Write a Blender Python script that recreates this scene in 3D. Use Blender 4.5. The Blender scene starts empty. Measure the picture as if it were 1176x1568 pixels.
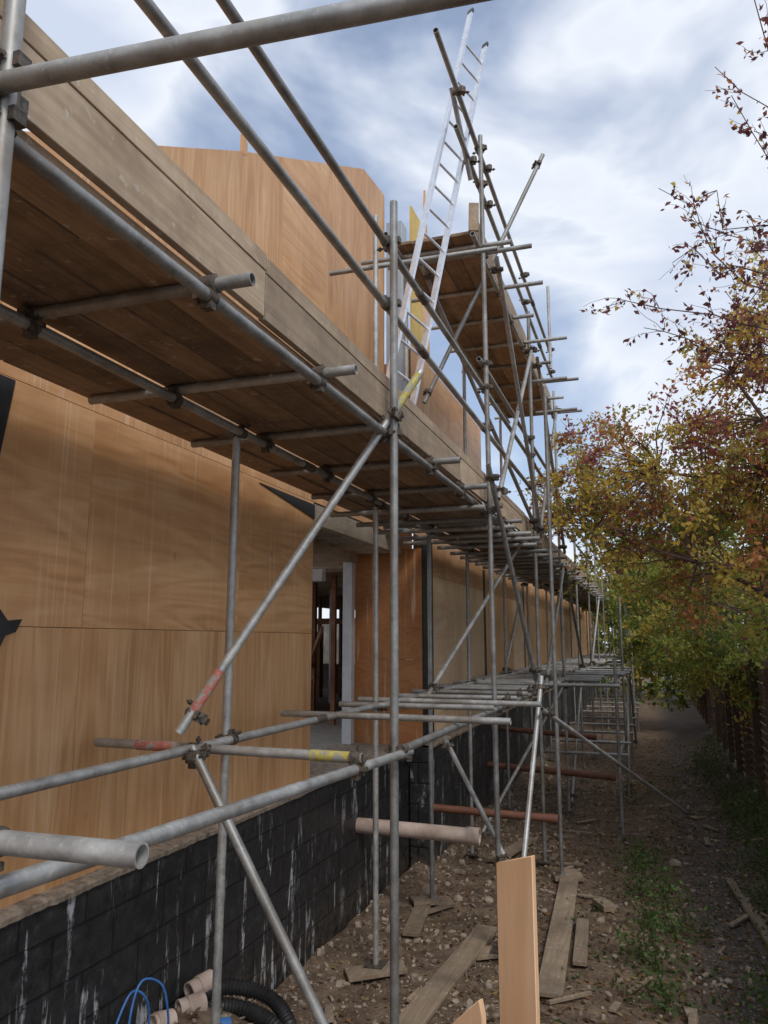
import bpy, math, random
import numpy as np
from mathutils import Vector, Matrix, noise
random.seed(7); rng=np.random.default_rng(7)
S=bpy.context.scene
S.view_settings.view_transform='Standard'
S.view_settings.look='None'
S.view_settings.exposure=0
V=Vector
# ------------------------------------------------------------------ helpers
def empty(name):
    e=bpy.data.objects.new(name,None); S.collection.objects.link(e); return e
class MB:
    def __init__(s): s.v=[]; s.f=[]; s.t=[]; s.sm=[]
    def add(s,vs,fs,tint=None,smooth=False):
        o=len(s.v); t=random.random() if tint is None else tint
        s.v+= [tuple(x) for x in vs]; s.t+=[t]*len(vs)
        s.f+= [tuple(i+o for i in f) for f in fs]
        s.sm+=[smooth]*len(fs)
    def box(s,a,b,tint=None):
        (x0,y0,z0),(x1,y1,z1)=a,b
        if x0>x1:x0,x1=x1,x0
        if y0>y1:y0,y1=y1,y0
        if z0>z1:z0,z1=z1,z0
        s.add([(x0,y0,z0),(x1,y0,z0),(x1,y1,z0),(x0,y1,z0),(x0,y0,z1),(x1,y0,z1),(x1,y1,z1),(x0,y1,z1)],
          [(0,3,2,1),(4,5,6,7),(0,1,5,4),(1,2,6,5),(2,3,7,6),(3,0,4,7)],tint)
    def beam(s,p,q,wdir,w,h,tint=None):
        p=V(p);q=V(q);d=(q-p).normalized(); a=V(wdir); a=(a-d*a.dot(d)).normalized(); b=d.cross(a)
        vs=[]
        for c in (p,q):
            for i,j in ((-1,-1),(1,-1),(1,1),(-1,1)): vs.append(c+a*(i*w/2)+b*(j*h/2))
        s.add(vs,[(0,1,2,3),(7,6,5,4),(0,4,5,1),(1,5,6,2),(2,6,7,3),(3,7,4,0)],tint)
    def prism(s,poly,x0,x1,tint=None):
        n=len(poly); vs=[(x0,y,z) for y,z in poly]+[(x1,y,z) for y,z in poly]
        fs=[tuple(range(n)),tuple(range(2*n-1,n-1,-1))]+[(i,i+n,(i+1)%n+n,(i+1)%n) for i in range(n)]
        s.add(vs,fs,tint)
    def tube(s,p,q,r=.027,n=14,hollow=True,tint=None,r2=None):
        p=V(p);q=V(q);d=(q-p).normalized(); a=d.orthogonal().normalized(); b=d.cross(a)
        r2=r if r2 is None else r2
        def ring(c,rr): return [c+a*(rr*math.cos(k*2*math.pi/n))+b*(rr*math.sin(k*2*math.pi/n)) for k in range(n)]
        if hollow:
            dep=min(.12,(q-p).length*.3)
            R=[ring(p+d*dep,r*.84),ring(p,r*.84),ring(p,r),ring(q,r2),ring(q,r2*.84),ring(q-d*dep,r2*.84)]
        else: R=[ring(p,r),ring(q,r2)]
        vs=[x for k in R for x in k]; fs=[]
        for k in range(len(R)-1):
            for i in range(n):
                j=(i+1)%n; fs.append((k*n+i,k*n+j,(k+1)*n+j,(k+1)*n+i))
        fs.append(tuple(range(n-1,-1,-1))); m=(len(R)-1)*n; fs.append(tuple(range(m,m+n)))
        s.add(vs,fs,tint,True)
    def path(s,pts,r0,r1,n=5,tint=None):
        N=len(pts); vs=[];fs=[]
        for k,c in enumerate(pts):
            d=(pts[min(k+1,N-1)]-pts[max(k-1,0)]).normalized()
            a=d.cross(V((.13,.31,.94))).normalized() if abs(d.z)<.95 else d.cross(V((1,0,0))).normalized()
            b=d.cross(a); r=r0+(r1-r0)*k/(N-1)
            vs+=[c+a*(r*math.cos(i*2*math.pi/n))+b*(r*math.sin(i*2*math.pi/n)) for i in range(n)]
        for k in range(N-1):
            for i in range(n):
                j=(i+1)%n; fs.append((k*n+i,k*n+j,(k+1)*n+j,(k+1)*n+i))
        fs.append(tuple(range(n-1,-1,-1))); fs.append(tuple(range((N-1)*n,N*n)))
        s.add(vs,fs,tint,True)
    def obj(s,name,mat,parent=None,bevel=0):
        m=bpy.data.meshes.new(name); m.from_pydata(s.v,[],s.f); m.materials.append(mat)
        at=m.attributes.new('tint','FLOAT','POINT'); at.data.foreach_set('value',s.t)
        m.polygons.foreach_set('use_smooth',s.sm)
        m.set_sharp_from_angle(angle=math.radians(50))
        o=bpy.data.objects.new(name,m); S.collection.objects.link(o)
        if parent: o.parent=parent
        if bevel:
            b=o.modifiers.new('bevel','BEVEL'); b.width=bevel; b.segments=1; b.limit_method='ANGLE'; b.angle_limit=math.radians(50)
        return o
class NT:
    def __init__(s,name):
        s.m=bpy.data.materials.new(name); s.m.use_nodes=True; s.n=s.m.node_tree; s.b=s.n.nodes['Principled BSDF']
    def N(s,t,**k):
        x=s.n.nodes.new(t)
        for a,v in k.items(): setattr(x,a,v)
        return x
    def L(s,a,b): s.n.links.new(a,b)
    def pos(s,scale=(1,1,1),rot=(0,0,0),loc=(0,0,0)):
        t=s.N('ShaderNodeTexCoord'); m=s.N('ShaderNodeMapping'); m.inputs['Scale'].default_value=scale
        m.inputs['Rotation'].default_value=rot; m.inputs['Location'].default_value=loc
        s.L(t.outputs['Object'],m.inputs[0]); return m.outputs[0]
    def noise(s,scale,detail=4,vec=None,rough=.6,dist=0):
        x=s.N('ShaderNodeTexNoise'); x.inputs['Scale'].default_value=scale; x.inputs['Detail'].default_value=min(detail,4)
        x.inputs['Roughness'].default_value=rough; x.inputs['Distortion'].default_value=dist
        s.L(vec if vec is not None else s.pos(),x.inputs['Vector']); return x.outputs['Fac']
    def ramp(s,fac,stops):
        r=s.N('ShaderNodeValToRGB'); e=r.color_ramp.elements
        while len(e)<len(stops): e.new(.5)
        for i,(p,c) in enumerate(stops):
            e[i].position=p; e[i].color=(c,c,c,1) if not isinstance(c,tuple) else (*c,1)
        s.L(fac,r.inputs[0]); return r.outputs[0]
    def mix(s,fac,a,b,mode='MIX'):
        x=s.N('ShaderNodeMix',data_type='RGBA',blend_type=mode)
        if isinstance(fac,(int,float)): x.inputs[0].default_value=fac
        else: s.L(fac,x.inputs[0])
        for i,c in ((6,a),(7,b)):
            if isinstance(c,tuple): x.inputs[i].default_value=(*c,1)
            else: s.L(c,x.inputs[i])
        return x.outputs[2]
    def math(s,op,a,b=0):
        x=s.N('ShaderNodeMath',operation=op)
        for i,c in ((0,a),(1,b)):
            if isinstance(c,(int,float)): x.inputs[i].default_value=c
            else: s.L(c,x.inputs[i])
        return x.outputs[0]
    def tint(s):
        a=s.N('ShaderNodeAttribute'); a.attribute_name='tint'; return a.outputs['Fac']
    def bump(s,h,st=.3,dist=.01):
        b=s.N('ShaderNodeBump'); b.inputs['Strength'].default_value=st; b.inputs['Distance'].default_value=dist
        s.L(h,b.inputs['Height']); s.L(b.outputs[0],s.b.inputs['Normal'])
    def fin(s,col,rough=.8,metal=0):
        if isinstance(col,tuple): s.b.inputs['Base Color'].default_value=(*col,1)
        else: s.L(col,s.b.inputs['Base Color'])
        if isinstance(rough,(int,float)): s.b.inputs['Roughness'].default_value=rough
        else: s.L(rough,s.b.inputs['Roughness'])
        s.b.inputs['Metallic'].default_value=metal
        return s.m
# ------------------------------------------------------------------ materials
def plywood(name,c1,c2,c3,sat=1):
    t=NT(name)
    tn=t.tint()
    off=t.N('ShaderNodeCombineXYZ'); t.L(t.math('MULTIPLY',tn,37.),off.inputs[0]); t.L(t.math('MULTIPLY',tn,11.),off.inputs[1]); 
    def vec(sc):
        m=t.pos(sc); a=t.N('ShaderNodeVectorMath',operation='ADD'); t.L(m,a.inputs[0]); t.L(off.outputs[0],a.inputs[1]); return a.outputs[0]
    nv=t.noise(1.0,2,vec((1.5,3.2,.30)),.45,.35)
    nh=t.noise(1.0,2,vec((1.5,.36,2.8)),.45,.5)
    sel=t.math('GREATER_THAN',tn,.5)
    nn=t.mix(sel,nv,nh)
    ring=t.math('ADD',t.math('MULTIPLY',t.math('SINE',t.math('MULTIPLY',nn,62.)),.5),.5)
    fv=t.noise(1.,4,vec((8,30,1.3)),.7); fh=t.noise(1.,4,vec((8,1.3,26)),.7); fine=t.mix(sel,fv,fh)
    g=t.math('ADD',t.math('MULTIPLY',ring,.12),t.math('ADD',t.math('MULTIPLY',nn,.50),t.math('MULTIPLY',fine,.42)))
    col=t.ramp(g,[(.34,c1),(.52,c2),(.70,c3)])
    big=t.noise(1.1,4,vec((1,1,1)),.6)
    col=t.mix(t.ramp(big,[(.38,.6),(.62,0.)]),col,c1)
    kn=t.N('ShaderNodeTexVoronoi'); kn.inputs['Scale'].default_value=1.5; t.L(vec((1,1.3,.7)),kn.inputs['Vector'])
    col=t.mix(t.ramp(kn.outputs['Distance'],[(.0,.7),(.05,.0)]),col,(.16,.06,.02))
    scr=t.noise(1.,3,vec((9,34,.45)),.75)
    col=t.mix(t.ramp(scr,[(.58,0.),(.68,.42)]),col,(.84,.66,.46))
    col=t.mix(t.ramp(big,[(.55,0.),(.75,.32)]),col,(.34,.19,.10))
    hsv=t.N('ShaderNodeHueSaturation'); t.L(col,hsv.inputs['Color'])
    t.L(t.math('ADD',t.math('MULTIPLY',tn,.18),.94),hsv.inputs['Value']); hsv.inputs['Saturation'].default_value=sat
    return t.fin(hsv.outputs[0],t.ramp(fine,[(.3,.42),(.7,.62)]))
M_ply=plywood('plywood_orange',(.51,.25,.100),(.71,.395,.180),(.83,.52,.27))
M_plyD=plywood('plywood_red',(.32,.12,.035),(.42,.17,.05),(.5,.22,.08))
M_plyP=plywood('plywood_pale',(.60,.39,.22),(.76,.53,.34),(.84,.64,.44))
M_off=plywood('plywood_offcut_pink',(.66,.38,.20),(.80,.51,.30),(.86,.60,.39))
def wood(name,c1,c2,stain,axis='Y',scale=1):
    t=NT(name); tn=t.tint()
    off=t.N('ShaderNodeCombineXYZ'); t.L(t.math('MULTIPLY',tn,50.),off.inputs[1]); t.L(t.math('MULTIPLY',tn,23.),off.inputs[0])
    sc={'Y':(26,1.1,26),'Z':(26,26,1.1),'X':(1.1,26,26)}[axis]
    def vec(s_):
        a=t.N('ShaderNodeVectorMath',operation='ADD'); t.L(t.pos(s_),a.inputs[0]); t.L(off.outputs[0],a.inputs[1]); return a.outputs[0]
    g=t.noise(scale,4,vec(sc),.65,.6)
    col=t.ramp(g,[(.3,c1),(.7,c2)])
    st=t.noise(1.7,4,vec((1,1,1)),.75)
    col=t.mix(t.ramp(st,[(.42,0.),(.7,.8)]),col,stain)
    sp=t.noise(17,3,vec((1,1,1)),.7)
    col=t.mix(t.ramp(sp,[(.62,0.),(.69,.6)]),col,(.55,.49,.41))
    hs=t.N('ShaderNodeHueSaturation'); t.L(col,hs.inputs['Color']); t.L(t.math('ADD',t.math('MULTIPLY',tn,.5),.74),hs.inputs['Value'])
    return t.fin(hs.outputs[0],.85)
M_board=wood('scaffold_board_wood',(.24,.155,.095),(.41,.29,.19),(.12,.08,.055))
M_toe=wood('toe_board_wood',(.37,.27,.18),(.56,.435,.305),(.24,.165,.11))
M_fence=wood('fence_wood',(.10,.065,.043),(.24,.16,.11),(.07,.055,.04))
M_plank=wood('ground_plank_wood',(.22,.165,.115),(.38,.29,.20),(.14,.105,.075))
M_tim=wood('pale_timber',(.30,.25,.19),(.45,.38,.29),(.22,.18,.13))
M_stud=wood('red_brown_timber',(.22,.10,.05),(.36,.18,.09),(.15,.08,.05))
def galv():
    t=NT('galvanised_steel'); tn=t.tint()
    a=t.noise(9,4,t.pos((1,1,1)),.75); b=t.noise(55,2,None,.6); c=t.noise(2.2,4,None,.6)
    col=t.ramp(a,[(.3,(.27,.27,.26)),(.55,(.42,.42,.405)),(.75,(.56,.56,.54))])
    col=t.mix(t.ramp(b,[(.60,0.),(.70,.4)]),col,(.66,.63,.57))
    col=t.mix(t.ramp(c,[(.48,0.),(.70,.7)]),col,(.22,.18,.14))
    hs=t.N('ShaderNodeHueSaturation'); t.L(col,hs.inputs['Color']); t.L(t.math('ADD',t.math('MULTIPLY',tn,.5),.70),hs.inputs['Value'])
    return t.fin(hs.outputs[0],t.ramp(a,[(.3,.38),(.7,.6)]),.5)
M_galv=galv()
t=NT('rusty_coupler_steel'); a=t.noise(40,4)
M_coup=t.fin(t.ramp(a,[(.35,(.05,.045,.04)),(.55,(.15,.125,.10)),(.75,(.24,.13,.07))]),.6,.4)
def simple(name,c1,c2,sc=8,rough=.7,metal=0,bump=.2):
    t=NT(name); a=t.noise(sc,4); 
    if bump: t.bump(a,bump,.01)
    return t.fin(t.ramp(a,[(.3,c1),(.7,c2)]),rough,metal)
M_alu=simple('ladder_aluminium',(.60,.64,.70),(.80,.83,.88),12,.35,.5,0)
def tape(name,c1,c2):
    t=NT(name); a=t.noise(26,4,None,.7); b=t.noise(13,4,t.pos(loc=(3,1,2)),.7)
    return t.fin(t.mix(t.ramp(b,[(.50,0.),(.56,1.)]),t.ramp(a,[(.3,c1),(.7,c2)]),(.33,.32,.28)),.6)
M_yel=tape('yellow_tape',(.40,.33,.05),(.60,.52,.14))
M_red=tape('red_tape',(.38,.10,.07),(.55,.22,.17))
M_white=simple('white_painted_steel',(.55,.56,.56),(.72,.72,.72),5,.5)
M_conc=simple('concrete',(.20,.18,.155),(.36,.33,.29),14,.9)
M_mortar=simple('mortar_ledge',(.15,.115,.08),(.42,.34,.26),17,.95,0,.8)
M_blackm=simple('black_membrane',(.008,.008,.009),(.03,.03,.032),6,.45)
M_back=simple('dark_timber_backing',(.16,.08,.03),(.24,.12,.05),6,.8)
M_clay=simple('clay_pipe',(.38,.28,.22),(.60,.49,.42),6,.8)
M_opipe=simple('orange_drain_pipe',(.15,.06,.035),(.24,.10,.06),9,.6)
M_blue=simple('blue_plastic',(.03,.12,.35),(.06,.2,.5),9,.4)
M_hose=simple('black_plastic',(.012,.012,.013),(.03,.03,.03),9,.4)
M_grey=simple('grey_blue_cladding',(.36,.43,.50),(.46,.52,.58),3,.5)
M_ypan=simple('yellow_board',(.62,.42,.10),(.75,.55,.18),5,.7)
M_stone=simple('rubble_stone',(.14,.105,.075),(.46,.38,.30),5,.9,0,0)
M_bark=simple('bark',(.07,.04,.036),(.17,.11,.09),12,.9,0,0)
M_site=simple('site_clutter',(.10,.09,.085),(.42,.38,.33),1.5,.8,0,0)
# black bitumen blocks
t=NT('bitumen_painted_block')
tc=t.N('ShaderNodeTexCoord'); sp=t.N('ShaderNodeSeparateXYZ'); t.L(tc.outputs['Object'],sp.inputs[0])
sxy=t.math('ADD',sp.outputs[1],sp.outputs[0])
cb=t.N('ShaderNodeCombineXYZ'); t.L(sxy,cb.inputs[0]); t.L(sp.outputs[2],cb.inputs[1])
br=t.N('ShaderNodeTexBrick'); t.L(cb.outputs[0],br.inputs['Vector'])
for k,v in (('Scale',1),('Mortar Size',.012),('Brick Width',.52),('Row Height',.27),('Mortar Smooth',.5)): br.inputs[k].default_value=v
br.inputs['Color1'].default_value=(1,1,1,1); br.inputs['Color2'].default_value=(.8,.8,.8,1); br.inputs['Mortar'].default_value=(0,0,0,1)
n1=t.noise(9,4,None,.75); st=t.noise(1,4,t.pos((3,8,1.0)),.6,.4); st2=t.noise(.8,3,t.pos(loc=(0,2.7,0)))
brk=t.noise(11,4,t.pos((1,1.6,.6)),.75)
mask=t.math('MULTIPLY',t.ramp(st,[(.565,0.),(.62,1.)]),t.ramp(st2,[(.40,0.),(.52,1.)]))
mask=t.math('MULTIPLY',mask,t.ramp(brk,[(.44,0.),(.56,.8)]))
col=t.ramp(n1,[(.3,(.013,.014,.016)),(.6,(.034,.035,.037)),(.8,(.09,.086,.08))])
col=t.mix(t.ramp(br.outputs['Color'],[(.0,.6),(.5,0.)]),col,(.005,.005,.006))
lowd=t.math('MULTIPLY',t.ramp(t.math('ADD',sp.outputs[2],3.1),[(.0,.8),(.6,0.)]),t.ramp(n1,[(.4,0.),(.6,1.)]))
col=t.mix(lowd,col,(.13,.095,.065))
col=t.mix(mask,col,(.60,.61,.63))
h=t.math('ADD',t.math('MULTIPLY',n1,.35),br.outputs['Color']); t.bump(h,.8,.02)
M_plinth=t.fin(col,t.ramp(n1,[(.3,.3),(.7,.65)]))
# ground
t=NT('dirt_ground')
tc=t.N('ShaderNodeTexCoord'); sp=t.N('ShaderNodeSeparateXYZ'); t.L(tc.outputs['Object'],sp.inputs[0])
a=t.noise(3,4,None,.8); b=t.noise(26,4,None,.75)
col=t.ramp(a,[(.3,(.07,.045,.029)),(.5,(.15,.10,.064)),(.72,(.28,.205,.14))])
col=t.mix(t.ramp(b,[(.54,0.),(.68,.6)]),col,(.34,.27,.195))
col=t.mix(t.ramp(b,[(.33,.6),(.45,0.)]),col,(.05,.034,.023))
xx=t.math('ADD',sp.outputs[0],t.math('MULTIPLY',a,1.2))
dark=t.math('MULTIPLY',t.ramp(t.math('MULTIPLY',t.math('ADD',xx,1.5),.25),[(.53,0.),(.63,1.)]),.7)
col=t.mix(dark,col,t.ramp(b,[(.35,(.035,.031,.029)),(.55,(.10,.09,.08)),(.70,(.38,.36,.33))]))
t.bump(b,.8,.035)
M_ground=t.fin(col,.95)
# leaves
def leafmat(name,trans=.5):
    m=bpy.data.materials.new(name); m.use_nodes=True; n=m.node_tree; b=n.nodes['Principled BSDF']
    at=n.nodes.new('ShaderNodeAttribute'); at.attribute_name='col'
    tr=n.nodes.new('ShaderNodeBsdfTranslucent'); mx=n.nodes.new('ShaderNodeMixShader'); mx.inputs[0].default_value=trans
    n.links.new(at.outputs['Color'],b.inputs['Base Color']); n.links.new(at.outputs['Color'],tr.inputs['Color'])
    b.inputs['Roughness'].default_value=.6
    n.links.new(b.outputs[0],mx.inputs[1]); n.links.new(tr.outputs[0],mx.inputs[2])
    n.links.new(mx.outputs[0],n.nodes['Material Output'].inputs[0]); return m
M_leaf=leafmat('leaf_foliage')
def leaves(name,P,size,col,parent=None,flat=0.,aspect=.55):
    P=np.asarray(P,float); n=len(P); size=np.broadcast_to(size,(n,))
    d=rng.normal(size=(n,3)); d[:,2]*=(1-flat); d[:,2]-=.25*(1-flat); d/=np.linalg.norm(d,axis=1)[:,None]
    o=rng.normal(size=(n,3)); 
    if flat>0: o[:,2]*=(1-flat)
    s=np.cross(d,np.cross(o,d)); s-=d*(s*d).sum(1)[:,None]; s/=np.linalg.norm(s,axis=1)[:,None]+1e-9
    nn=np.cross(d,s); L=size[:,None]
    v=np.stack([P-d*L*.5, P+s*L*aspect*.5+nn*L*.12, P+d*L*.5, P-s*L*aspect*.5+nn*L*.12],1).reshape(-1,3)
    m=bpy.data.meshes.new(name); m.vertices.add(4*n); m.vertices.foreach_set('co',v.ravel())
    m.loops.add(4*n); m.loops.foreach_set('vertex_index',np.arange(4*n,dtype=np.int32))
    m.polygons.add(n); m.polygons.foreach_set('loop_start',np.arange(0,4*n,4,dtype=np.int32))
    m.update(calc_edges=True); m.validate()
    c=np.ones((n,4,4)); c[:,:,:3]=np.asarray(col)[:,None,:]
    at=m.attributes.new('col','FLOAT_COLOR','POINT'); at.data.foreach_set('color',c.ravel())
    m.materials.append(M_leaf); ob=bpy.data.objects.new(name,m); S.collection.objects.link(ob)
    if parent: ob.parent=parent
    return ob
# ------------------------------------------------------------------ ground
def hgt(x,y):
    z=-3.0+.06*noise.noise(V((x*.9,y*.9,0)))+.03*noise.noise(V((x*3.1,y*3.1,4)))+.015*noise.noise(V((x*9,y*9,9)))
    z+=.48*math.exp(-(((x+3.1)/.8)**2+((y-4.8)/1.0)**2))
    if x>-3.2: z+=.10*math.exp(-((x+3.1)/.35)**2)
    if x>1.1: z+=.18*min(1,(x-1.1)/.8)
    return z
xs=[-260,-120,-50,-20,-8,-4]+list(np.arange(-3.4,2.6,.06))+[3.2,4.5,7,12,25,60,140,260]
ys=[-120,-40,-12,-4,0,2,3.5]+list(np.arange(4.2,18,.08))+list(np.arange(18,40,.5))+[45,60,90,150,260,420]
gv=[(x,y,hgt(x,y)) for y in ys for x in xs]; nx=len(xs)
gf=[(j*nx+i,j*nx+i+1,(j+1)*nx+i+1,(j+1)*nx+i) for j in range(len(ys)-1) for i in range(nx-1)]
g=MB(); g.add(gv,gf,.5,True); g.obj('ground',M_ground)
# ------------------------------------------------------------------ house
house=empty('plywood_clad_house')
XW=-3.3; X2=-3.0; G=.0018
def gtop(y):
    pts=[(-4,1.55),(.8,1.56),(4.29,3.60),(5.64,4.43),(8.76,6.21),(9.58,6.32)]
    for (a,za),(b,zb) in zip(pts,pts[1:]):
        if a<=y<=b: return za+(zb-za)*(y-a)/(b-a)
    return pts[-1][1]
w=MB()
def col_panel(y0,y1,zs,top=None,x=XW,tints=None):
    for k,(a,b) in enumerate(zip(zs,zs[1:])):
        w.box((x-.018,y0+G,a+G),(x,y1-G,b-G),tints[k] if tints else None)
    if top:
        z=zs[-1]; w.prism([(y0+G,z+G),(y1-G,z+G),(y1-G,top(y1)),(y0+G,top(y0))],x-.018,x)
for i,(a,b) in enumerate(((-2.5,0.1),(0.1,2.0),(2.0,3.9),(3.9,5.8),(5.8,7.31))): col_panel(a,b,[-1.4,.08,1.45],None,XW,(.05+.11*i,.95-.09*i))
yy=[-2.5,-.6,.8,2.0,3.1,4.29,5.64,6.45,7.55,8.76,9.58]
for a,b in zip(yy,yy[1:]):
    if gtop((a+b)/2)>4.2: col_panel(a,b,[1.45,3.35],gtop)
    elif gtop((a+b)/2)>1.6: col_panel(a,b,[1.45],gtop)
w.prism([(5.62,4.38),(5.70,4.44),(5.70,4.55),(5.62,4.60)],XW-.03,XW+.004)
w.obj('wall_panels',M_ply,house,.001)
b=MB()
b.box((XW-.16,-2.5,-1.4),(XW-.022,7.30,1.44)); b.prism([(-2.5,1.44),(9.56,1.44),(9.56,6.25),(8.76,6.13),(4.29,3.54),(.8,1.5),(-2.5,1.46)],XW-.16,XW-.022)
b.obj('wall_backing',M_back,house)
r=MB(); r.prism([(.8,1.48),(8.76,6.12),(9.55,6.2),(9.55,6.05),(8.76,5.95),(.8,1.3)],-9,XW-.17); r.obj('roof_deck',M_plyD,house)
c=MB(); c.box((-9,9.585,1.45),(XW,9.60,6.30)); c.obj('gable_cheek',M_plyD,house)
# second wall
w=MB(); yy=[10.9,12.1,13.3,14.6,16.2,17.8,19.4,21,23,25,27,29,31,33,36,40,44,50]
pale=MB()
for i,(a_,b_) in enumerate(zip(yy,yy[1:])):
    tgt=pale if i in (0,1,2,5) else w
    z1=4.15 if b_<14.7 else 2.5
    for p,q in ((-1.4,.95),(.95,z1)):
        (tgt if p<0 else w).box((X2-.018,a_+G,p+G),(X2,b_-G,q-G))
w.box((X2-.018,9.92,1.45),(X2,10.9-G,4.15))
w.obj('far_wall_panels',M_ply,house,.001); pale.obj('far_wall_pale_panels',M_plyP,house,.001)
b=MB(); b.box((X2-.16,10.46,-1.4),(X2-.022,50,2.45)); b.box((X2-.16,9.94,2.45),(X2-.022,14.58,4.1)); 
b.obj('far_wall_backing',M_back,house)
b=MB()
b.box((X2-.02,10.40,-1.4),(X2+.004,10.895,1.45))
for y in (14.6,19.4,25,31): b.box((X2,y-.09,-1.4),(X2+.006,y+.09,1.35))
b.prism([(2.75,.35),(3.10,.5),(3.15,.9),(3.23,1.44),(2.7,1.44)],XW+.001,XW+.008)
b.prism([(7.32,1.27),(7.32,1.42),(6.1,1.42)],XW+.001,XW+.01)
b.prism([(3.1,.12),(3.24,.17),(3.30,.11),(3.40,.12),(3.36,.05),(3.29,.03),(3.25,-.05),(3.1,-.02)],XW+.001,XW+.02)
b.obj('membrane_strips',M_blackm,house)
w=MB(); 
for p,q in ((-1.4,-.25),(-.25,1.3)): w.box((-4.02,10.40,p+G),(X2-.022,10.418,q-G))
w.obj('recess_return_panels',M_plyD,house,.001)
w=MB(); w.box((-4.05,7.31,-1.4),(XW-.165,7.33,1.4)); w.box((-4.02,10.42,1.3),(X2-.17,10.44,4.1));w.obj('recess_side_panels',M_ply,house)
w=MB(); w.box((XW-.12,7.33,1.22),(XW-.01,10.39,1.44)); w.box((-4.12,7.35,1.12),(-3.98,10.38,1.30))
for y in np.arange(7.6,10.3,.45): w.box((-3.98,y,1.24),(XW-.125,y+.05,1.42))
w.obj('soffit_timbers',M_tim,house,.003)
w=MB(); w.box((-4.14,10.22,-1.4),(-4.0,10.34,1.118)); w.box((-4.14,7.35,-1.4),(-3.97,7.5,1.118))
w.box((-7.1,16.7,-1.4),(-7.0,16.82,1.2)); w.box((-8.6,17.2,-1.4),(-8.45,17.4,1.2)); w.box((-5.2,11.9,1.0),(-12,12.06,1.2)); w.box((-9,14,.95),(-8.8,22,1.2))
w.obj('steel_columns',M_white,house,.004)
w=MB(); w.box((-14,7.34,-1.6),(XW,10.3,-1.45)); w.box((-14,10.3,-1.6),(X2-.17,30,-1.45)); w.box((XW-.16,-2.5,-1.6),(-9,7.3,-1.45)); w.obj('floor_slab',M_conc,house)
w=MB()
for y in np.arange(10.9,24,.6): w.box((-13,y,1.22),(-4.1,y+.05,1.42))
w.obj('roof_joists',M_tim,house)
w=MB()
w.beam((-5.5,12.2,-.7),(-8,15.2,.5),(0,0,1),.12,.05); w.beam((-5.4,12.4,.2),(-7.4,15.9,-.9),(0,0,1),.12,.05)
for x in np.arange(-12,-6.2,.6): w.box((x,19.0,-1.45),(x+.06,19.12,1.2))
w.box((-12,19.13,-1.45),(-8.3,19.15,.25)); w.box((-12,18.98,.45),(-6,19.12,.6)); w.box((-6.6,14.6,-1.45),(-6.52,14.7,1.2)); w.box((-5.45,12.9,-1.45),(-5.37,12.98,1.2))
w.obj('internal_studwork',M_stud,house)
w=MB(); 
for i in range(26):
    y=random.uniform(13.5,26); x=random.uniform(-13.5,-7); s_=random.uniform(.2,.7); w.box((x,y,-1.45),(x+s_,y+random.uniform(.1,.8),-1.45+random.uniform(.2,1.2)))
w.obj('stacked_materials',M_site,house)
w=MB(); w.box((-15,12,-1.4),(-14.9,40,.9)); 
w.obj('inner_far_wall',M_site,house)
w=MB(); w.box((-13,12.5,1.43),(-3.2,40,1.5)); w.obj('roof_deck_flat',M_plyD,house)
w=MB(); w.box((-3.28,9.62,1.45),(-3.05,9.86,5.9)); w.obj('cladding_post',M_grey,house,.004)
w=MB(); w.prism([(10.52,4.15),(10.95,4.15),(10.95,5.9),(10.78,7.05),(10.68,6.3),(10.52,6.3)],-3.05,-3.02); w.obj('plywood_upstand',M_ply,house)
w=MB(); w.box((-3.03,9.95,4.15),(-3.0,10.5,6.3)); w.obj('yellow_upstand',M_ypan,house)
# plinth
w=MB(); w.box((XW-.2,-2.5,-3.3),(-3.22,10.37,-1.42)); w.box((-3.2,10.37,-3.3),(-2.93,50,-1.42)); w.obj('block_plinth',M_plinth,house,.006)
w=MB()
def ledge(x0,x1,ya,yb):
    n=int((yb-ya)/.03); vs=[];fs=[]
    for i in range(n+1):
        y=ya+(yb-ya)*i/n; e=.014*noise.noise(V((y*3,0,1)))+.008*noise.noise(V((y*17,0,1))); z=.006*noise.noise(V((y*4,3,1)))+.007*noise.noise(V((y*19,3,1)))
        vs+=[(x0,y,-1.38+z),(x1+e-.02,y,-1.388+z),(x1+e,y,-1.402+z),(x1+e-.004,y,-1.432+z)]
    for i in range(n):
        for k in range(3): fs.append((i*4+k,i*4+k+1,(i+1)*4+k+1,(i+1)*4+k))
    w.add(vs,fs,.5,True)
ledge(XW-.02,-3.19,-2.5,10.4); ledge(X2-.02,-2.9,10.36,50); w.box((-4.2,7.33,-1.45),(XW-.02,10.4,-1.40))
w.obj('mortar_ledge',M_mortar,house)
# ------------------------------------------------------------------ scaffold
sc=empty('scaffolding')
tb=MB(); cp=MB(); yel=MB(); red=MB()
XO=-1.55; XI=-2.55; R=.027
def T(p,q,**k): tb.tube(p,q,R,**k)
def coup(p,a1,a2,side=None):
    p=V(p);a1=V(a1).normalized();a2=V(a2).normalized()
    n=a1.cross(a2); n= n.normalized() if n.length>.01 else a1.orthogonal().normalized()
    if side is not None and n.dot(V(side))<0: n=-n
    tt=random.random()
    cp.tube(p-a1*.03,p+a1*.03,.035,10,False,tt)
    c2=p+n*.052
    cp.tube(c2-a2*.03,c2+a2*.03,.035,10,False,tt)
    cp.beam(p-a1*.02,p+a1*.02,n,.11,.045,tt)
    for c,ax in ((p,a1),(c2,a2)):
        bd=ax.cross(n).normalized()*random.choice((-1,1))
        e=c+bd*.045
        cp.tube(e-n*.03,e+n*.065,.008,6,False,tt); cp.tube(e+n*.035,e+n*.052,.016,6,False,tt)
        cp.beam(c+bd*.02,c+bd*.062,ax,.045,.02,tt)
outer=[1.41,4.69,7.97,11.25,14.53]+[17.8+3.28*k for k in range(7)]
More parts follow.
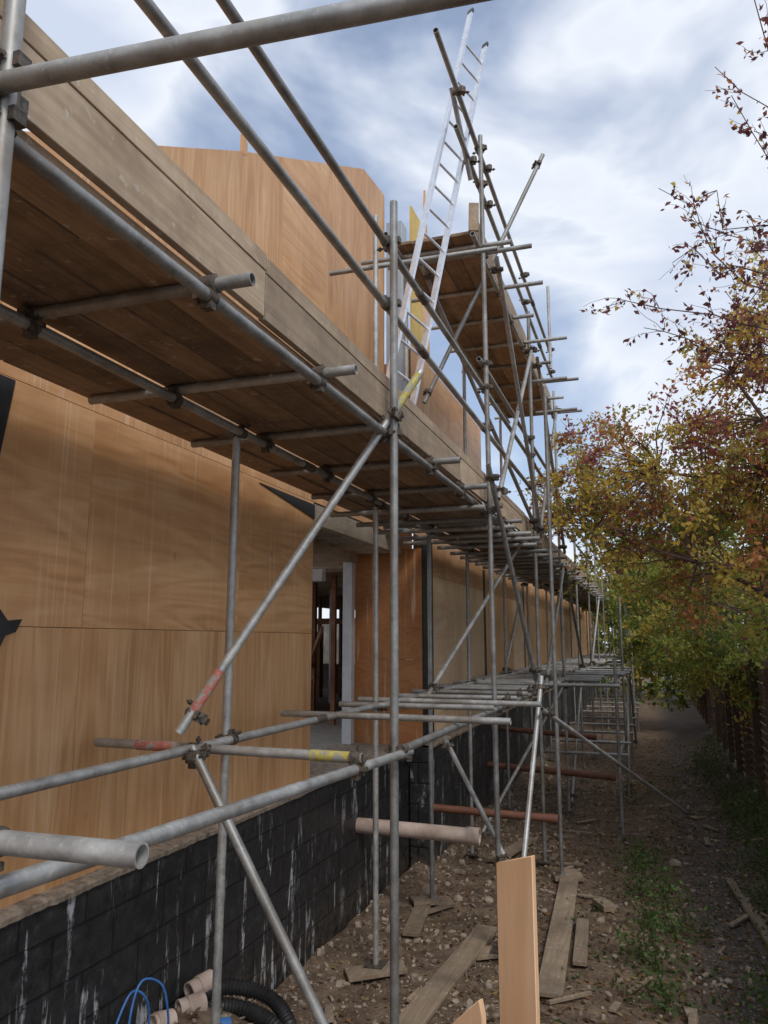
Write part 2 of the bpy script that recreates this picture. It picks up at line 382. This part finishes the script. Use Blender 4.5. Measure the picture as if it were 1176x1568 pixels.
otop=[4.2,3.01,5.75,5.0,4.75]+[2.9]*10
inner=[1.3,4.36,7.17,9.1,11.2,14.2,17.2]+[20.3+3.28*k for k in range(6)]
itop=[1.5,1.37,4.5,1.4,5.0,4.6]+[1.5]*11
plates=MB()
for y,zt in zip(outer,otop):
    z0=hgt(XO,y)+.07
    T((XO,y,z0),(XO+random.uniform(-.02,.02),y+random.uniform(-.03,.03),zt)); plates.box((XO-.09,y-.09,z0-.012),(XO+.09,y+.09,z0))
for y,zt in zip(inner,itop):
    z0=hgt(XI,y)+.07
    T((XI,y,z0),(XI+random.uniform(-.02,.02),y,zt)); plates.box((XI-.09,y-.09,z0-.012),(XI+.09,y+.09,z0))
z0=hgt(-1.25,10.6)+.07; T((-1.25,10.6,z0),(-1.25,10.6,3.55)); plates.box((-1.34,10.51,z0-.012),(-1.16,10.69,z0))
plates.obj('base_plates',M_coup,sc)
YE=38
def run(x,z,y0,y1,L=6.2,jit=.0):
    y=y0
    while y<y1:
        e=min(y+L,y1); T((x,y,z),(x,e,z+random.uniform(-jit,jit)))
        if e<y1: cp.tube((x,e-.09,z),(x,e+.09,z),.034,10,False)
        y=e+.002
run(XO-.055,1.36,1.2,YE); run(XI+.055,1.36,-.8,YE)
run(XO-.055,2.27,-.6,YE); run(XO-.055,2.73,-.6,YE)
T((XO+.055,1.1,-.56),(XO+.055,4.85,-.69)); run(XO+.055,-.66,4.75,YE); run(XI+.055,-.6,-.5,YE)
yv=(0,1,0)
for y in outer:
    for z in (1.36,2.27,2.73): coup((XO,y,z),(0,0,1),yv,(-1,0,0))
    coup((XO,y,-.66 if y>2 else -.56),(0,0,1),yv,(1,0,0))
for y in inner:
    for z in (1.36,-.6): coup((XI,y,z),(0,0,1),yv,(1,0,0))
k=0; y=.32
while y<YE:
    xo=random.uniform(-1.47,-1.36) if y<7 else random.uniform(-1.5,-1.30)
    xi=random.uniform(-3.22,-3.0) if y<9.5 else random.uniform(-2.85,-2.72)
    if k==2: xo=-1.42
    if y<2: xo=-1.60
    if abs(y-4.69)<.2: xo=-1.52
    T((xi,y-.0,1.415),(xo,y+.02,1.415))
    if y>2: coup((XO-.055,y+.0,1.36),yv,(1,0,0),(0,0,1)); coup((XI+.055,y,1.36),yv,(1,0,0),(0,0,1))
    if k==2: yel.tube((-3.2+.02,y,1.415),(-3.02,y,1.415),.030,12,False)
    y+=1.093; k+=1
for i in range(16):
    y=7.4+i*.62+random.uniform(-.1,.1); T((-3.1 if y<10 else -2.8,y,1.30),(-1.45+random.uniform(-.05,.2),y+.05,1.30))
T((-3.2,3.98,-.60),(-1.46,3.9,-.60),tint=1.); red.tube((-2.90,3.966,-.60),(-2.62,3.954,-.60),.0295,12,False); yel.tube((-1.76,3.914,-.60),(-1.49,3.901,-.60),.0295,12,False)
coup((-1.5,3.9,-.655),yv,(1,0,0),(0,0,1)); coup((-2.5,3.94,-.655),yv,(1,0,0),(0,0,1))
T((-2.75,1.44,-.455),(-1.064,1.49,-.455),tint=.9); coup((-1.5,1.47,-.51),yv,(1,0,0),(0,0,1)); cp.tube((-1.56,1.475,-.455),(-1.44,1.479,-.455),.035,12,False)
T((-3.0,6.05,-.60),(-1.05,6.0,-.60),tint=.9); T((-2.95,7.75,-.60),(-1.05,7.7,-.60)); T((-2.9,7.1,-.6),(-1.4,7.15,-.6))
y=8.4
while y<YE:
    xo=random.choice((-1.35,-1.2,-1.4)) if y<11 else random.choice((-1.3,-.8,-.5,-.45))
    T((-2.8,y,-.60),(xo,y+random.uniform(-.05,.05),-.60)); 
    if y<22: coup((XO+.055,y,-.655),yv,(1,0,0),(0,0,1))
    y+=random.choice((.45,.8,1.1)) if y<20 else 1.3
for y in (13.2,16.5,20,24,28): T((-.6,y,hgt(-.6,y)),(-.6,y,-.3 if y<15 else .9))
run(-.66,-.66,12.8,32); run(-.66,-2.0,14,30)
for y in np.arange(14.5,30,1.7): T((-2.0,y,-1.95),(-.5,y,-1.95))
T((-1.66,1.352,1.43),(1.1,1.61,1.43)); coup((XO,1.41,1.43),(0,0,1),(1,0,0),(0,-1,0)); coup((XO,1.41,1.52),(0,0,1),yv,(-1,0,0))
def brace(p,q,cpl=True):
    T(p,q)
    if cpl:
        p=V(p);q=V(q);d=(q-p).normalized()
        for c in (p+d*.15,q-d*.15): coup(c,d,(0,0,1))
a,b_=V((-2.50,3.78,-.5)),V((-1.40,4.84,1.82)); brace(a,b_,False); d=(b_-a).normalized()
coup(V((XO,4.69,1.47)),(0,0,1),d,(1,-1,0)); coup(V((-2.42,3.86,-.42)),d,yv)
yel.tube(b_-d*.36,b_-d*.03,.0295,12,False); red.tube(a+d*.14,a+d*.40,.0295,12,False)
brace((-2.44,3.83,-.58),(-.80,3.65,-2.98),False); coup((-2.42,3.83,-.62),(0,0,1),(1,0,-1))
brace((-1.0,9.2,6.19),(-2.4,8.43,2.78)); brace((-2.4,8.45,-.60),(-1.3,12.9,2.7)); brace((-1.5,7.64,1.79),(-1.3,9.2,-.45)); brace((-1.25,9.28,-.41),(-1.32,7.5,-2.7))
brace((-1.2,8.84,-.74),(.41,13.9,-2.75)); brace((-2.3,8.76,-1.06),(-1.4,7.87,-2.2))
brace((-1.48,8.05,1.5),(-1.48,11.2,4.4)); brace((-1.44,11.2,1.5),(-1.44,8.1,4.3)); brace((-1.48,11.3,1.5),(-1.48,14.4,4.4)); brace((-1.44,14.4,1.6),(-1.44,11.4,4.3))
brace((-1.46,11.3,-.6),(-1.46,14.4,1.4)); brace((-1.46,17.7,-.6),(-1.46,14.6,1.3)); brace((-2.6,14.3,-.6),(-2.6,17.0,1.3)); brace((-1.5,14.5,-2.8),(-1.5,17.7,-.7)); brace((-2.5,11.3,-2.8),(-1.5,14.4,-.7))
brace((-1.46,20,-.6),(-1.46,24.2,1.3)); brace((-.6,16.5,-2.9),(-.6,20,-.4)); brace((-.6,24,-2.9),(-.6,20.1,-.4)); brace((-2.3,8.0,4.3),(-1.5,11.1,1.6))
T((-3.1,7.18,3.93),(-1.35,7.65,4.16)); T((-3.0,7.9,4.39),(-1.25,7.98,4.39))
ZU=4.45
run(XO-.055,ZU-.1,7.6,15.0); run(XI+.055,ZU-.1,7.3,15.0)
run(XO-.055,5.62,6.14,14.9); run(XO-.055,5.15,6.9,14.9)
for y in np.arange(8.15,15,.95):
    T((-2.75,y,ZU-.045),(random.choice((-.95,-1.05,-1.3)),y+.02,ZU-.045)); coup((XO-.055,y,ZU-.1),yv,(1,0,0),(0,0,1))
for y in (11.25,12.9,14.5): T((-1.7,y+.1,3.9),(-1.0,y+.1,3.9))
for y in (7.97,11.25,14.53):
    for z in (ZU-.1,5.15,5.62,3.0): 
        if z<y*2: coup((XO,y,min(z,5.6)),(0,0,1),yv,(-1,0,0))
for z,yq in ((5.62,7.0),(5.15,7.5),(5.62,8.4),(5.15,8.4)): coup((XO-.055,yq,z),yv,(0,0,1))
T((-1.68,7.05,5.72),(-1.60,7.55,4.95)); T((-1.35,12.4,ZU),(-1.35,12.4,5.9)); T((XI,8.2,3.0),(XI,8.2,4.6))
run(XO-.055,3.0,7.8,14.8)
tb.obj('tubes',M_galv,sc); cp.obj('couplers',M_coup,sc); yel.obj('yellow_tape_bands',M_yel,sc); red.obj('red_tape_bands',M_red,sc)
bd=MB()
def deck(xs_,z,y0,y1,w=.222,L=3.9):
    for x in xs_:
        y=y0-random.uniform(0,3.5)
        while y<y1:
            e=min(y+L,y1); dz=random.uniform(-.004,.012)
            bd.box((x-w,max(y,y0),z+dz),(x,e-.01,z+.038+dz)); y=e
deck([-1.665-.230*i for i in range(4)],1.445,-1.5,YE); deck([-2.665,-2.905],1.447,-1.5,9.3,.236); deck([-2.66],1.447,9.4,YE,.2)
deck([-1.66-.230*i for i in range(4)],ZU-.012,7.75,14.9)
bd.obj('deck_boards',M_board,sc,.004)
to=MB(); y=-.9
while y<YE:
    e=y+3.9; o=random.uniform(-.01,.01)
    to.box((-1.655,y+.004,1.475+o),(-1.617,e-.004,1.70+o)); to.box((-1.655,y+.004,1.702+o),(-1.613,e-.004,1.785+o)); y=e
y=7.7
while y<14.8: to.box((-1.655,y,ZU+.03),(-1.617,min(y+3.6,14.8)-.01,ZU+.27)); y+=3.6
to.beam((-1.60,7.64,ZU-.05),(-1.60,7.68,ZU+.30),(1,.3,0),.11,.03)
to.obj('toe_boards',M_toe,sc,.003)
# ladder
ld=MB(); A=V((-2.0,6.22,1.485)); B=V((-1.53,8.2,7.1)); d=(B-A).normalized(); wd=V((-.15,-.27,.107))
B2=B+d*.25
for p,q in ((A,B),(A+wd,B2+wd)):
    ld.beam(p,q,wd,.028,.07)
L=(B-A).length; s_=.2
while s_<L: ld.tube(A+d*s_,A+wd+d*s_,.014,8,False); s_+=.34
lo=ld.obj('stiles_and_rungs',M_alu); lad=empty('aluminium_ladder'); lo.parent=lad
for p in (B,B2+wd):
    cpm=MB(); cpm.beam(p-d*.02,p+d*.05,wd,.036,.08); cpm.obj('end_cap',M_hose,lad,.004)
# ------------------------------------------------------------------ fence
fe=empty('wooden_fence'); f=MB()
for k in range(22):
    y=2.5+k*1.85; f.box((1.60,y-.05,-3),(1.72,y+.05,-.30))
    z=-2.8
    while z<-.45:
        f.box((1.725+random.uniform(0,.008),y,z),(1.745,y+1.84,z+.125)); z+=.14
    f.box((1.70,y,-.43),(1.78,y+1.84,-.39))
f.obj('posts_and_slats',M_fence,fe,.004)
# ------------------------------------------------------------------ ground clutter
def loose(name,mat,items):
    for (p,q,w_,h_) in items:
        m=MB(); p=V(p);q=V(q)
        p.z=hgt(p.x,p.y)+.05;q.z=hgt(q.x,q.y)+.05
        d=(q-p); m.beam(p,q,V((0,0,1)).cross(d),w_,h_); m.obj(name,mat,None,.004)
loose('sole_board',M_plank,[((-1.97,6.1,0),(-1.80,8.6,0),.225,.04),((-1.17,10.9,0),(-.98,7.1,0),.225,.04),((-.86,9.0,0),(-.80,7.9,0),.13,.04),((-2.75,6.95,0),(-2.3,7.25,0),.225,.04),
 ((-2.75,8.95,0),(-2.35,9.2,0),.225,.04),((-2.5,8.1,0),(-2.7,9.6,0),.18,.04),((-1.35,10.55,0),(-1.0,10.65,0),.225,.05),((.1,6.3,0),(.15,7.3,0),.07,.03),((1.1,7.6,0),(.75,11.2,0),.10,.05),((-1.8,7.9,0),(-1.35,8.1,0),.225,.04),((-2.2,11,0),(-1.9,12.4,0),.2,.04),((-.6,9.5,0),(-.75,9.8,0),.16,.06)])
ms=[]
for i in range(45):
    x=random.uniform(-2.9,1.3); y=random.uniform(5.5,18); a_=random.random()*6.3; l_=random.uniform(.12,.5)
    ms.append(((x,y,0),(x+l_*math.cos(a_),y+l_*math.sin(a_),0),random.uniform(.02,.09),random.uniform(.012,.03)))
m=MB()
for p,q,w_,h_ in ms:
    p=V(p);q=V(q);p.z=hgt(p.x,p.y)+.03;q.z=hgt(q.x,q.y)+.035; m.beam(p,q,V((0,0,1)).cross(q-p),w_,h_)
m.obj('timber_scraps',M_plank,None,.002)
def pipe(name,mat,p,q,r):
    m=MB(); m.tube(p,q,r,24); v=(V(q)-V(p)).normalized(); m.tube(V(q)-v*.12,V(q),r*1.13,24); m.obj(name,mat)
pipe('clay_drain_pipe',M_clay,(-3.22,8.45,-2.02),(-1.85,8.5,-2.05),.08)
pipe('plastic_drain_pipe',M_opipe,(-2.95,10.45,-2.2),(-1.27,10.55,-2.25),.05)
pipe('plastic_drain_pipe',M_opipe,(-2.95,14.3,-2.2),(-.72,14.3,-2.3),.055)
pipe('plastic_drain_pipe',M_opipe,(-2.95,15.6,-1.7),(-1.1,15.6,-1.8),.05)
def hose(name,pts,r,mat):
    m=MB(); pts=[V(p) for p in pts]; n=90
    def cr(t):
        k=min(int(t*(len(pts)-1)),len(pts)-2); u=t*(len(pts)-1)-k
        p0=pts[max(k-1,0)];p1=pts[k];p2=pts[k+1];p3=pts[min(k+2,len(pts)-1)]
        return .5*((2*p1)+(p2-p0)*u+(2*p0-5*p1+4*p2-p3)*u*u+(3*p1-p0-3*p2+p3)*u**3)
    C=[cr(i/n) for i in range(n+1)]; vs=[];fs=[];s=12
    for k,c in enumerate(C):
        d=(C[min(k+1,n)]-C[max(k-1,0)]).normalized(); a=d.cross(V((0,0,1))).normalized(); b=d.cross(a); rr=r*(1 if k%2 else .84)
        vs+=[c+a*rr*math.cos(i*2*math.pi/s)+b*rr*math.sin(i*2*math.pi/s) for i in range(s)]
    for k in range(n):
        for i in range(s): fs.append((k*s+i,k*s+(i+1)%s,(k+1)*s+(i+1)%s,(k+1)*s+i))
    m.add(vs,fs,.5,False); m.obj(name,mat)
hose('corrugated_hose',[(-3.15,5.0,-2.45),(-3.0,5.25,-2.42),(-2.75,5.4,-2.5),(-2.55,5.35,-2.62),(-2.3,5.1,-2.85)],.055,M_hose)
hose('corrugated_hose',[(-3.1,4.8,-2.5),(-2.95,5.15,-2.5),(-2.7,5.3,-2.6),(-2.4,5.25,-2.75),(-2.2,5.5,-2.9)],.055,M_hose)
for p,q in (((-3.15,5.02,-2.38),(-3.08,5.2,-2.36)),((-3.12,4.85,-2.42),(-3.02,5.0,-2.42)),((-3.16,4.62,-2.42),(-3.1,4.75,-2.44))): 
    pipe('clay_pipe_collar',M_clay,p,q,.06)
for p,q in (((-3.1,4.5,-2.5),(-2.9,4.75,-2.52)),((-3.0,4.85,-2.55),(-2.85,5.05,-2.56))): pipe('blue_duct_pipe',M_blue,p,q,.05)
hose('blue_cable',[(-3.05,4.2,-2.5),(-3.08,4.28,-2.2),(-3.08,4.38,-2.06),(-3.02,4.5,-2.12),(-3.0,4.55,-2.3),(-3.02,4.6,-2.5)],.008,M_blue)
hose('blue_cable',[(-3.12,4.15,-2.3),(-3.1,4.3,-2.10),(-3.06,4.42,-2.2),(-3.1,4.5,-2.5)],.008,M_blue)
# ply offcuts in the foreground
m=MB(); n=V((-.45,-.89,0)).normalized(); a=V((.89,-.45,0)).normalized()
c=V((-.495,2.50,0)); w0=.135
vs=[]
for off in (0,.018):
    o=c-n*off
    vs+=[o+V((0,0,-3.0)),o+a*w0+V((0,0,-3.0)),o+a*w0+V((0,0,-.63)),o+V((0,0,-.675))]
m.add(vs,[(0,1,2,3),(7,6,5,4),(0,4,5,1),(1,5,6,2),(2,6,7,3),(3,7,4,0)],.3); m.obj('plywood_offcut',M_off,None,.002)
m=MB(); c=V((-.585,2.2,0)); vs=[]
for off in (0,.018):
    o=c-n*off
    vs+=[o+V((0,0,-3.0)),o+a*.13+V((0,0,-3.0)),o+a*.13+V((0,0,-.96)),o+a*.12+V((0,0,-.92)),o+V((0,0,-1.03))]
m.add(vs,[(0,1,2,3,4),(9,8,7,6,5),(0,5,6,1),(1,6,7,2),(2,7,8,3),(3,8,9,4),(4,9,5,0)],.2); m.obj('plywood_offcut',M_off,None,.002)
# rubble
m=MB()
ico=[V(p).normalized() for p in ((0,-.53,.85),(0,.53,.85),(0,.53,-.85),(0,-.53,-.85),(.53,.85,0),(-.53,.85,0),(-.53,-.85,0),(.53,-.85,0),(.85,0,.53),(.85,0,-.53),(-.85,0,.53),(-.85,0,-.53))]
icf=[(0,8,1),(0,1,10),(0,10,6),(0,6,7),(0,7,8),(8,9,4),(8,4,1),(1,4,5),(1,5,10),(10,5,11),(10,11,6),(6,11,3),(6,3,7),(7,3,9),(7,9,8),(2,3,11),(2,11,5),(2,5,4),(2,4,9),(2,9,3)]
for i in range(5600):
    y=4.2+16*random.random()**1.3; x=random.uniform(-3.15,1.6)
    if random.random()<.4: x=random.uniform(-3.15,-1.3)
    s=.010+.032*random.random()**2.8
    if random.random()<.025: s*=2.2
    q=Matrix.Rotation(random.random()*6.3,3,'Z')@Matrix.Rotation(random.random()*6.3,3,'X'); sx=(random.uniform(.6,1.6),random.uniform(.6,1.3),random.uniform(.3,.8))
    z=hgt(x,y)+s*.2
    vs=[q@V((p.x*sx[0],p.y*sx[1],p.z*sx[2]))*s*random.uniform(.8,1.15)+V((x,y,z)) for p in ico]
    m.add(vs,icf)
m.obj('rubble',M_stone)
n=14000; x=rng.uniform(-3.1,1.6,n); y=4.3+22*rng.random(n)**1.2
keep=rng.random(n)<np.clip((x+3.6)/3.5,.15,1); x=x[keep];y=y[keep]
P=np.array([(a_,b2,hgt(a_,b2)+.02) for a_,b2 in zip(x,y)])
pal=np.array([(.34,.19,.08),(.24,.12,.055),(.44,.31,.12),(.15,.08,.045),(.46,.37,.26)])
leaves('fallen_leaves',P,rng.uniform(.03,.07,len(P)),pal[rng.integers(0,5,len(P))]*rng.uniform(.6,1.1,(len(P),1)),None,.85,.7)
pts=[];cl=[]
def tuft(x,y,r,hh,n,base=(.11,.17,.05)):
    for _ in range(n):
        a_=random.random()*6.28; rr=r*random.random(); px=x+rr*math.cos(a_);py=y+rr*math.sin(a_)
        pts.append((px,py,hgt(px,py)+hh*random.random()*(1-.5*rr/r))); k=random.uniform(.6,1.5); cl.append(tuple(c*k for c in base))
for x,y,r,hh,n in ((-.15,8.2,.35,.55,420),(0,9.2,.4,.65,480),(-.25,10.3,.4,.6,420),(-.1,7.4,.3,.35,260),(-.3,11.5,.4,.4,300),(.75,6.6,.4,.4,700),(.95,7.6,.4,.4,600),(1.35,8.5,.4,.9,1100),(1.4,10,.4,1.0,1100),(1.4,12,.5,1.0,1000),(1.4,7.0,.35,.8,900),(.9,6.0,.35,.35,500),(1.4,14,.5,.9,800)): tuft(x,y,r,hh,n)
for _ in range(80): tuft(random.uniform(.9,1.6),random.uniform(7,26),.3,random.uniform(.2,.6),80,(.12,.15,.055))
for _ in range(70): tuft(random.uniform(-1,1.2),random.uniform(6,20),.2,.12,16,(.10,.14,.05))
leaves('weeds',pts,rng.uniform(.03,.075,len(pts)),cl,None,0,.5)
# ------------------------------------------------------------------ trees
PUR=(.46,.15,.14); YEL=(.80,.60,.12); OLI=(.48,.44,.10); GRN=(.21,.31,.07); LIM=(.52,.58,.12); RUS=(.66,.28,.11)
def wob(p,q,n=6,amt=.12,lift=.6):
    p=V(p);q=V(q);L=(q-p).length; o=[p]; b=V((random.gauss(0,1),random.gauss(0,1),random.gauss(0,1)+lift))*L*amt*.7
    for i in range(1,n):
        t=i/n; o.append(p.lerp(q,t)+b*math.sin(t*3.14)+V((random.gauss(0,1),random.gauss(0,1),random.gauss(0,1)))*L*amt*.12)
    o.append(q); return o
def tree(name,base,limbs,clouds,ncl,palf,twig=.5,ntw=6,nlf=28,size=.075,r0=.13,leafdens=1.):
    e=empty(name); m=MB(); nodes=[]
    for tgt,bz in limbs:
        s=V(base)+V((0,0,bz)); pth=wob(s,tgt,8,.14); m.path(pth,r0*.5,.02,7); nodes+=pth[2:]
    top=max(bz for _,bz in limbs)
    m.path(wob(base,V(base)+V((random.uniform(-.2,.2),random.uniform(-.2,.2),top+.2)),6,.05),r0,r0*.55,9)
    LP=[];LC=[]
    for i in range(ncl):
        c,rad=random.choices([(a,b) for a,b,w in clouds],[w for a,b,w in clouds])[0]
        while True:
            u=V((random.uniform(-1,1),random.uniform(-1,1),random.uniform(-1,1)))
            if u.length<1: break
        p=V((c[0]+u.x*rad[0],c[1]+u.y*rad[1],c[2]+u.z*rad[2]))
        nr=min(nodes,key=lambda q:(q-p).length)
        m.path(wob(nr,p,5,.12),.014,.006,4)
        col=np.array(palf(p)); 
        for _ in range(ntw):
            d=V((random.gauss(0,1),random.gauss(0,1),random.gauss(0,.8)))+(p-nr)*.5; d.normalize(); q=p+d*twig*random.uniform(.5,1.2)+V((0,0,-.1*twig))
            pth=wob(p,q,4,.15); m.path(pth,.005,.0025,3)
            k=int(nlf*random.uniform(.3,1.5)*leafdens)
            for _ in range(k):
                t=random.random()**.7*3.999; a=int(t); w_=pth[a].lerp(pth[a+1],t-a)
                LP.append((w_.x+random.gauss(0,.055),w_.y+random.gauss(0,.055),w_.z+random.gauss(0,.05)))
                if random.random()<.3: LC.append(np.array(palf(p))*random.uniform(.6,1.1))
                else: LC.append(col*random.uniform(.6,1.1))
    m.obj('trunk_and_limbs',M_bark,e); leaves('leaves',LP,rng.uniform(size*.6,size*1.3,len(LP)),np.array(LC),e)
def palA(p):
    w=[PUR,YEL,OLI,LIM,RUS,GRN]
    if p.z<1.0: k=[.12,.34,.25,.24,.10,.16]
    elif p.x>1.8 or p.z>3.2: k=[.42,.26,.12,.04,.24,.02]
    else: k=[.24,.44,.24,.10,.16,.05]
    return random.choices(w,k)[0]
def palB(p): return random.choices([PUR,YEL,OLI,LIM,GRN],[.03,.18,.28,.4,.3])[0]
tree('autumn_tree',(3.6,12.5,-3.0),[((.2,12.4,2.6),2.2),((-.8,13.5,1.9),2.6),((1.2,11,3.6),2.8),((2.2,11.5,5.0),3.0),((4.5,12.5,5.2),3.0),((3.4,9.8,3.8),2.6),((.6,10.6,1.0),2.2),((5,10.5,2.5),2.4),((2.2,9.6,1.4),2.0)],
 [((.6,12.2,2.0),(1.7,2.2,1.6),3),((2.4,11.6,3.4),(1.9,1.8,1.8),3.2),((3.4,11.3,4.9),(2.0,1.6,1.4),2.0),((4.4,12.5,2.6),(2.,2.2,2.6),1.4),((1.8,10.6,1.1),(1.8,1.6,1.2),2.2),((-.6,13.2,2.4),(1.2,1.5,1.2),1.5)],530,palA,.5,6,21,.080)
tree('autumn_tree',(3.4,7.6,-3.0),[((1.9,8,.8),2.0),((2.4,7.2,2.0),2.6),((3.4,8.2,2.6),2.8),((1.6,8.8,1.6),2.3)],
 [((2.6,8.4,1.4),(1.0,1.4,1.1),1),((2.9,8.8,2.5),(1.0,1.3,.8),.7)],100,palA,.45,6,20,.065,.09)
tree('green_tree',(3.0,19,-3.0),[((.6,18,1.0),1.5),((1.6,20,2.4),2.2),((3.5,19,3.2),2.6),((.8,21,.3),1.8)],
 [((.8,19,.6),(1.6,3,1.5),2.2),((2.8,20,1.6),(2.2,3.2,2.2),1.6),((2.2,16,-.2),(1.3,2.5,1.0),1.2)],270,palB,.6,6,22,.11)
tree('green_tree',(2.8,28,-3.0),[((.2,27,1.0),1.5),((-.4,29,2.4),2.2),((1.5,29,3.6),2.6),((.4,30,.3),1.8)],
 [((.4,28.5,.8),(1.6,2,2.6),2),((-.6,30,2.2),(1.8,2,1.6),1.5),((2.2,28,2.6),(2,2,1.8),1)],200,palB,.7,6,22,.15)
def palC(p): return random.choices([(.24,.08,.08),(.13,.055,.05),RUS,YEL],[.5,.28,.14,.08])[0]
def sparse(name,base,tips):
    e=empty(name); m=MB(); LP=[];LC=[]
    mids=V(base)+V((0,0,4.6)); m.path(wob(base,mids,6,.04),.07,.045,8)
    for tp in tips:
        pth=wob(mids+V((0,0,random.uniform(-1.2,.3))),tp,12,.13); m.path(pth,.018,.004,5)
        for i in range(4,13):
            for _ in range(3):
                d=(pth[i]-pth[i-1]).normalized()*1.1+V((random.gauss(0,.5),random.gauss(0,.5),random.gauss(.15,.45))); q=pth[i-1]+d.normalized()*random.uniform(.2,.6)
                pp=wob(pth[i-1],q,5,.12); m.path(pp,.0045,.002,4)
                for _ in range(random.randint(3,13)):
                    c=pp[random.randint(1,5)]; LP.append((c.x+random.gauss(0,.03),c.y+random.gauss(0,.03),c.z-.03+random.gauss(0,.02))); LC.append(palC(c))
    m.obj('trunk_and_limbs',M_bark,e); leaves('leaves',LP,rng.uniform(.05,.095,len(LP)),np.array(LC),e)
sparse('sparse_tree',(3.9,8.2,-3.0),[(.55,8.6,4.7),(.35,8.8,5.2),(1.0,8.4,6.3),(.45,8.9,4.3),(-.35,9.2,4.0),(1.3,8.2,5.3),(.1,9,3.6),(1.6,8.6,4.6),(1.2,8,4.0),(1.3,7.6,7.3),(.6,9.5,3.5),(1.9,8,5.8),(1.0,9,3.9),(.8,8.8,3.4),(1.1,8.1,5.7),(.7,8.9,4.9)])
LP=[];LC=[]
for _ in range(520):
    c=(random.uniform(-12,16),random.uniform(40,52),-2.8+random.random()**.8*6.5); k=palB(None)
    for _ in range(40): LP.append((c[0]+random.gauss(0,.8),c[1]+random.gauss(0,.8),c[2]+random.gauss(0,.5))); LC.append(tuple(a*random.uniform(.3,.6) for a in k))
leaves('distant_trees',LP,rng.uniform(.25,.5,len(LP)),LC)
# ------------------------------------------------------------------ light
W=bpy.data.worlds.new('World'); S.world=W; W.use_nodes=True; n=W.node_tree; n.nodes.clear()
el,rot=math.radians(48),math.radians(140)
sky=n.nodes.new('ShaderNodeTexSky'); sky.sky_type='NISHITA'; sky.sun_disc=False; sky.sun_elevation=el; sky.sun_rotation=rot
b1=n.nodes.new('ShaderNodeBackground'); b1.inputs[1].default_value=.15; n.links.new(sky.outputs[0],b1.inputs[0])
tc=n.nodes.new('ShaderNodeTexCoord'); mp=n.nodes.new('ShaderNodeMapping'); mp.inputs['Scale'].default_value=(1,1,2.0); mp.inputs['Location'].default_value=(.3,.1,.4)
n.links.new(tc.outputs['Generated'],mp.inputs[0])
nz=n.nodes.new('ShaderNodeTexNoise'); nz.inputs['Scale'].default_value=2.6; nz.inputs['Detail'].default_value=5; nz.inputs['Roughness'].default_value=.5; nz.inputs['Distortion'].default_value=.3; n.links.new(mp.outputs[0],nz.inputs['Vector'])
cr=n.nodes.new('ShaderNodeValToRGB'); cr.color_ramp.elements[0].position=.34; cr.color_ramp.elements[0].color=(.35,.35,.35,1); cr.color_ramp.elements[1].position=.50; cr.color_ramp.elements[1].color=(.97,.97,.97,1); n.links.new(nz.outputs['Fac'],cr.inputs[0])
c2=n.nodes.new('ShaderNodeValToRGB'); e=c2.color_ramp.elements; e[0].position=.36; e[0].color=(.60,.70,.90,1); e[1].position=.64; e[1].color=(.66,.74,.90,1); x=e.new(.50); x.color=(.90,.95,1.04,1)
n.links.new(nz.outputs['Fac'],c2.inputs[0])
b2=n.nodes.new('ShaderNodeBackground'); b2.inputs[1].default_value=1.0; n.links.new(c2.outputs[0],b2.inputs[0])
mx=n.nodes.new('ShaderNodeMixShader'); n.links.new(cr.outputs[0],mx.inputs[0]); n.links.new(b1.outputs[0],mx.inputs[1]); n.links.new(b2.outputs[0],mx.inputs[2])
wo=n.nodes.new('ShaderNodeOutputWorld'); n.links.new(mx.outputs[0],wo.inputs[0])
sd=V((math.sin(rot)*math.cos(el),math.cos(rot)*math.cos(el),math.sin(el)))
l=bpy.data.lights.new('sun','SUN'); l.energy=1.5; l.angle=math.radians(15); l.color=(1,.95,.88)
lo=bpy.data.objects.new('sun',l); S.collection.objects.link(lo); lo.rotation_euler=(-sd).to_track_quat('-Z','Y').to_euler()
# ------------------------------------------------------------------ camera
cd=bpy.data.cameras.new('camera'); co=bpy.data.objects.new('camera',cd); S.collection.objects.link(co); S.camera=co
cd.sensor_fit='HORIZONTAL'; cd.sensor_width=36; cd.lens=36.06; cd.clip_start=.05; cd.clip_end=1500
th,pi_=math.radians(19),math.radians(9.54)
F=V((-math.sin(th)*math.cos(pi_),math.cos(th)*math.cos(pi_),math.sin(pi_)))
co.location=(0,0,0); co.rotation_euler=F.to_track_quat('-Z','Y').to_euler()
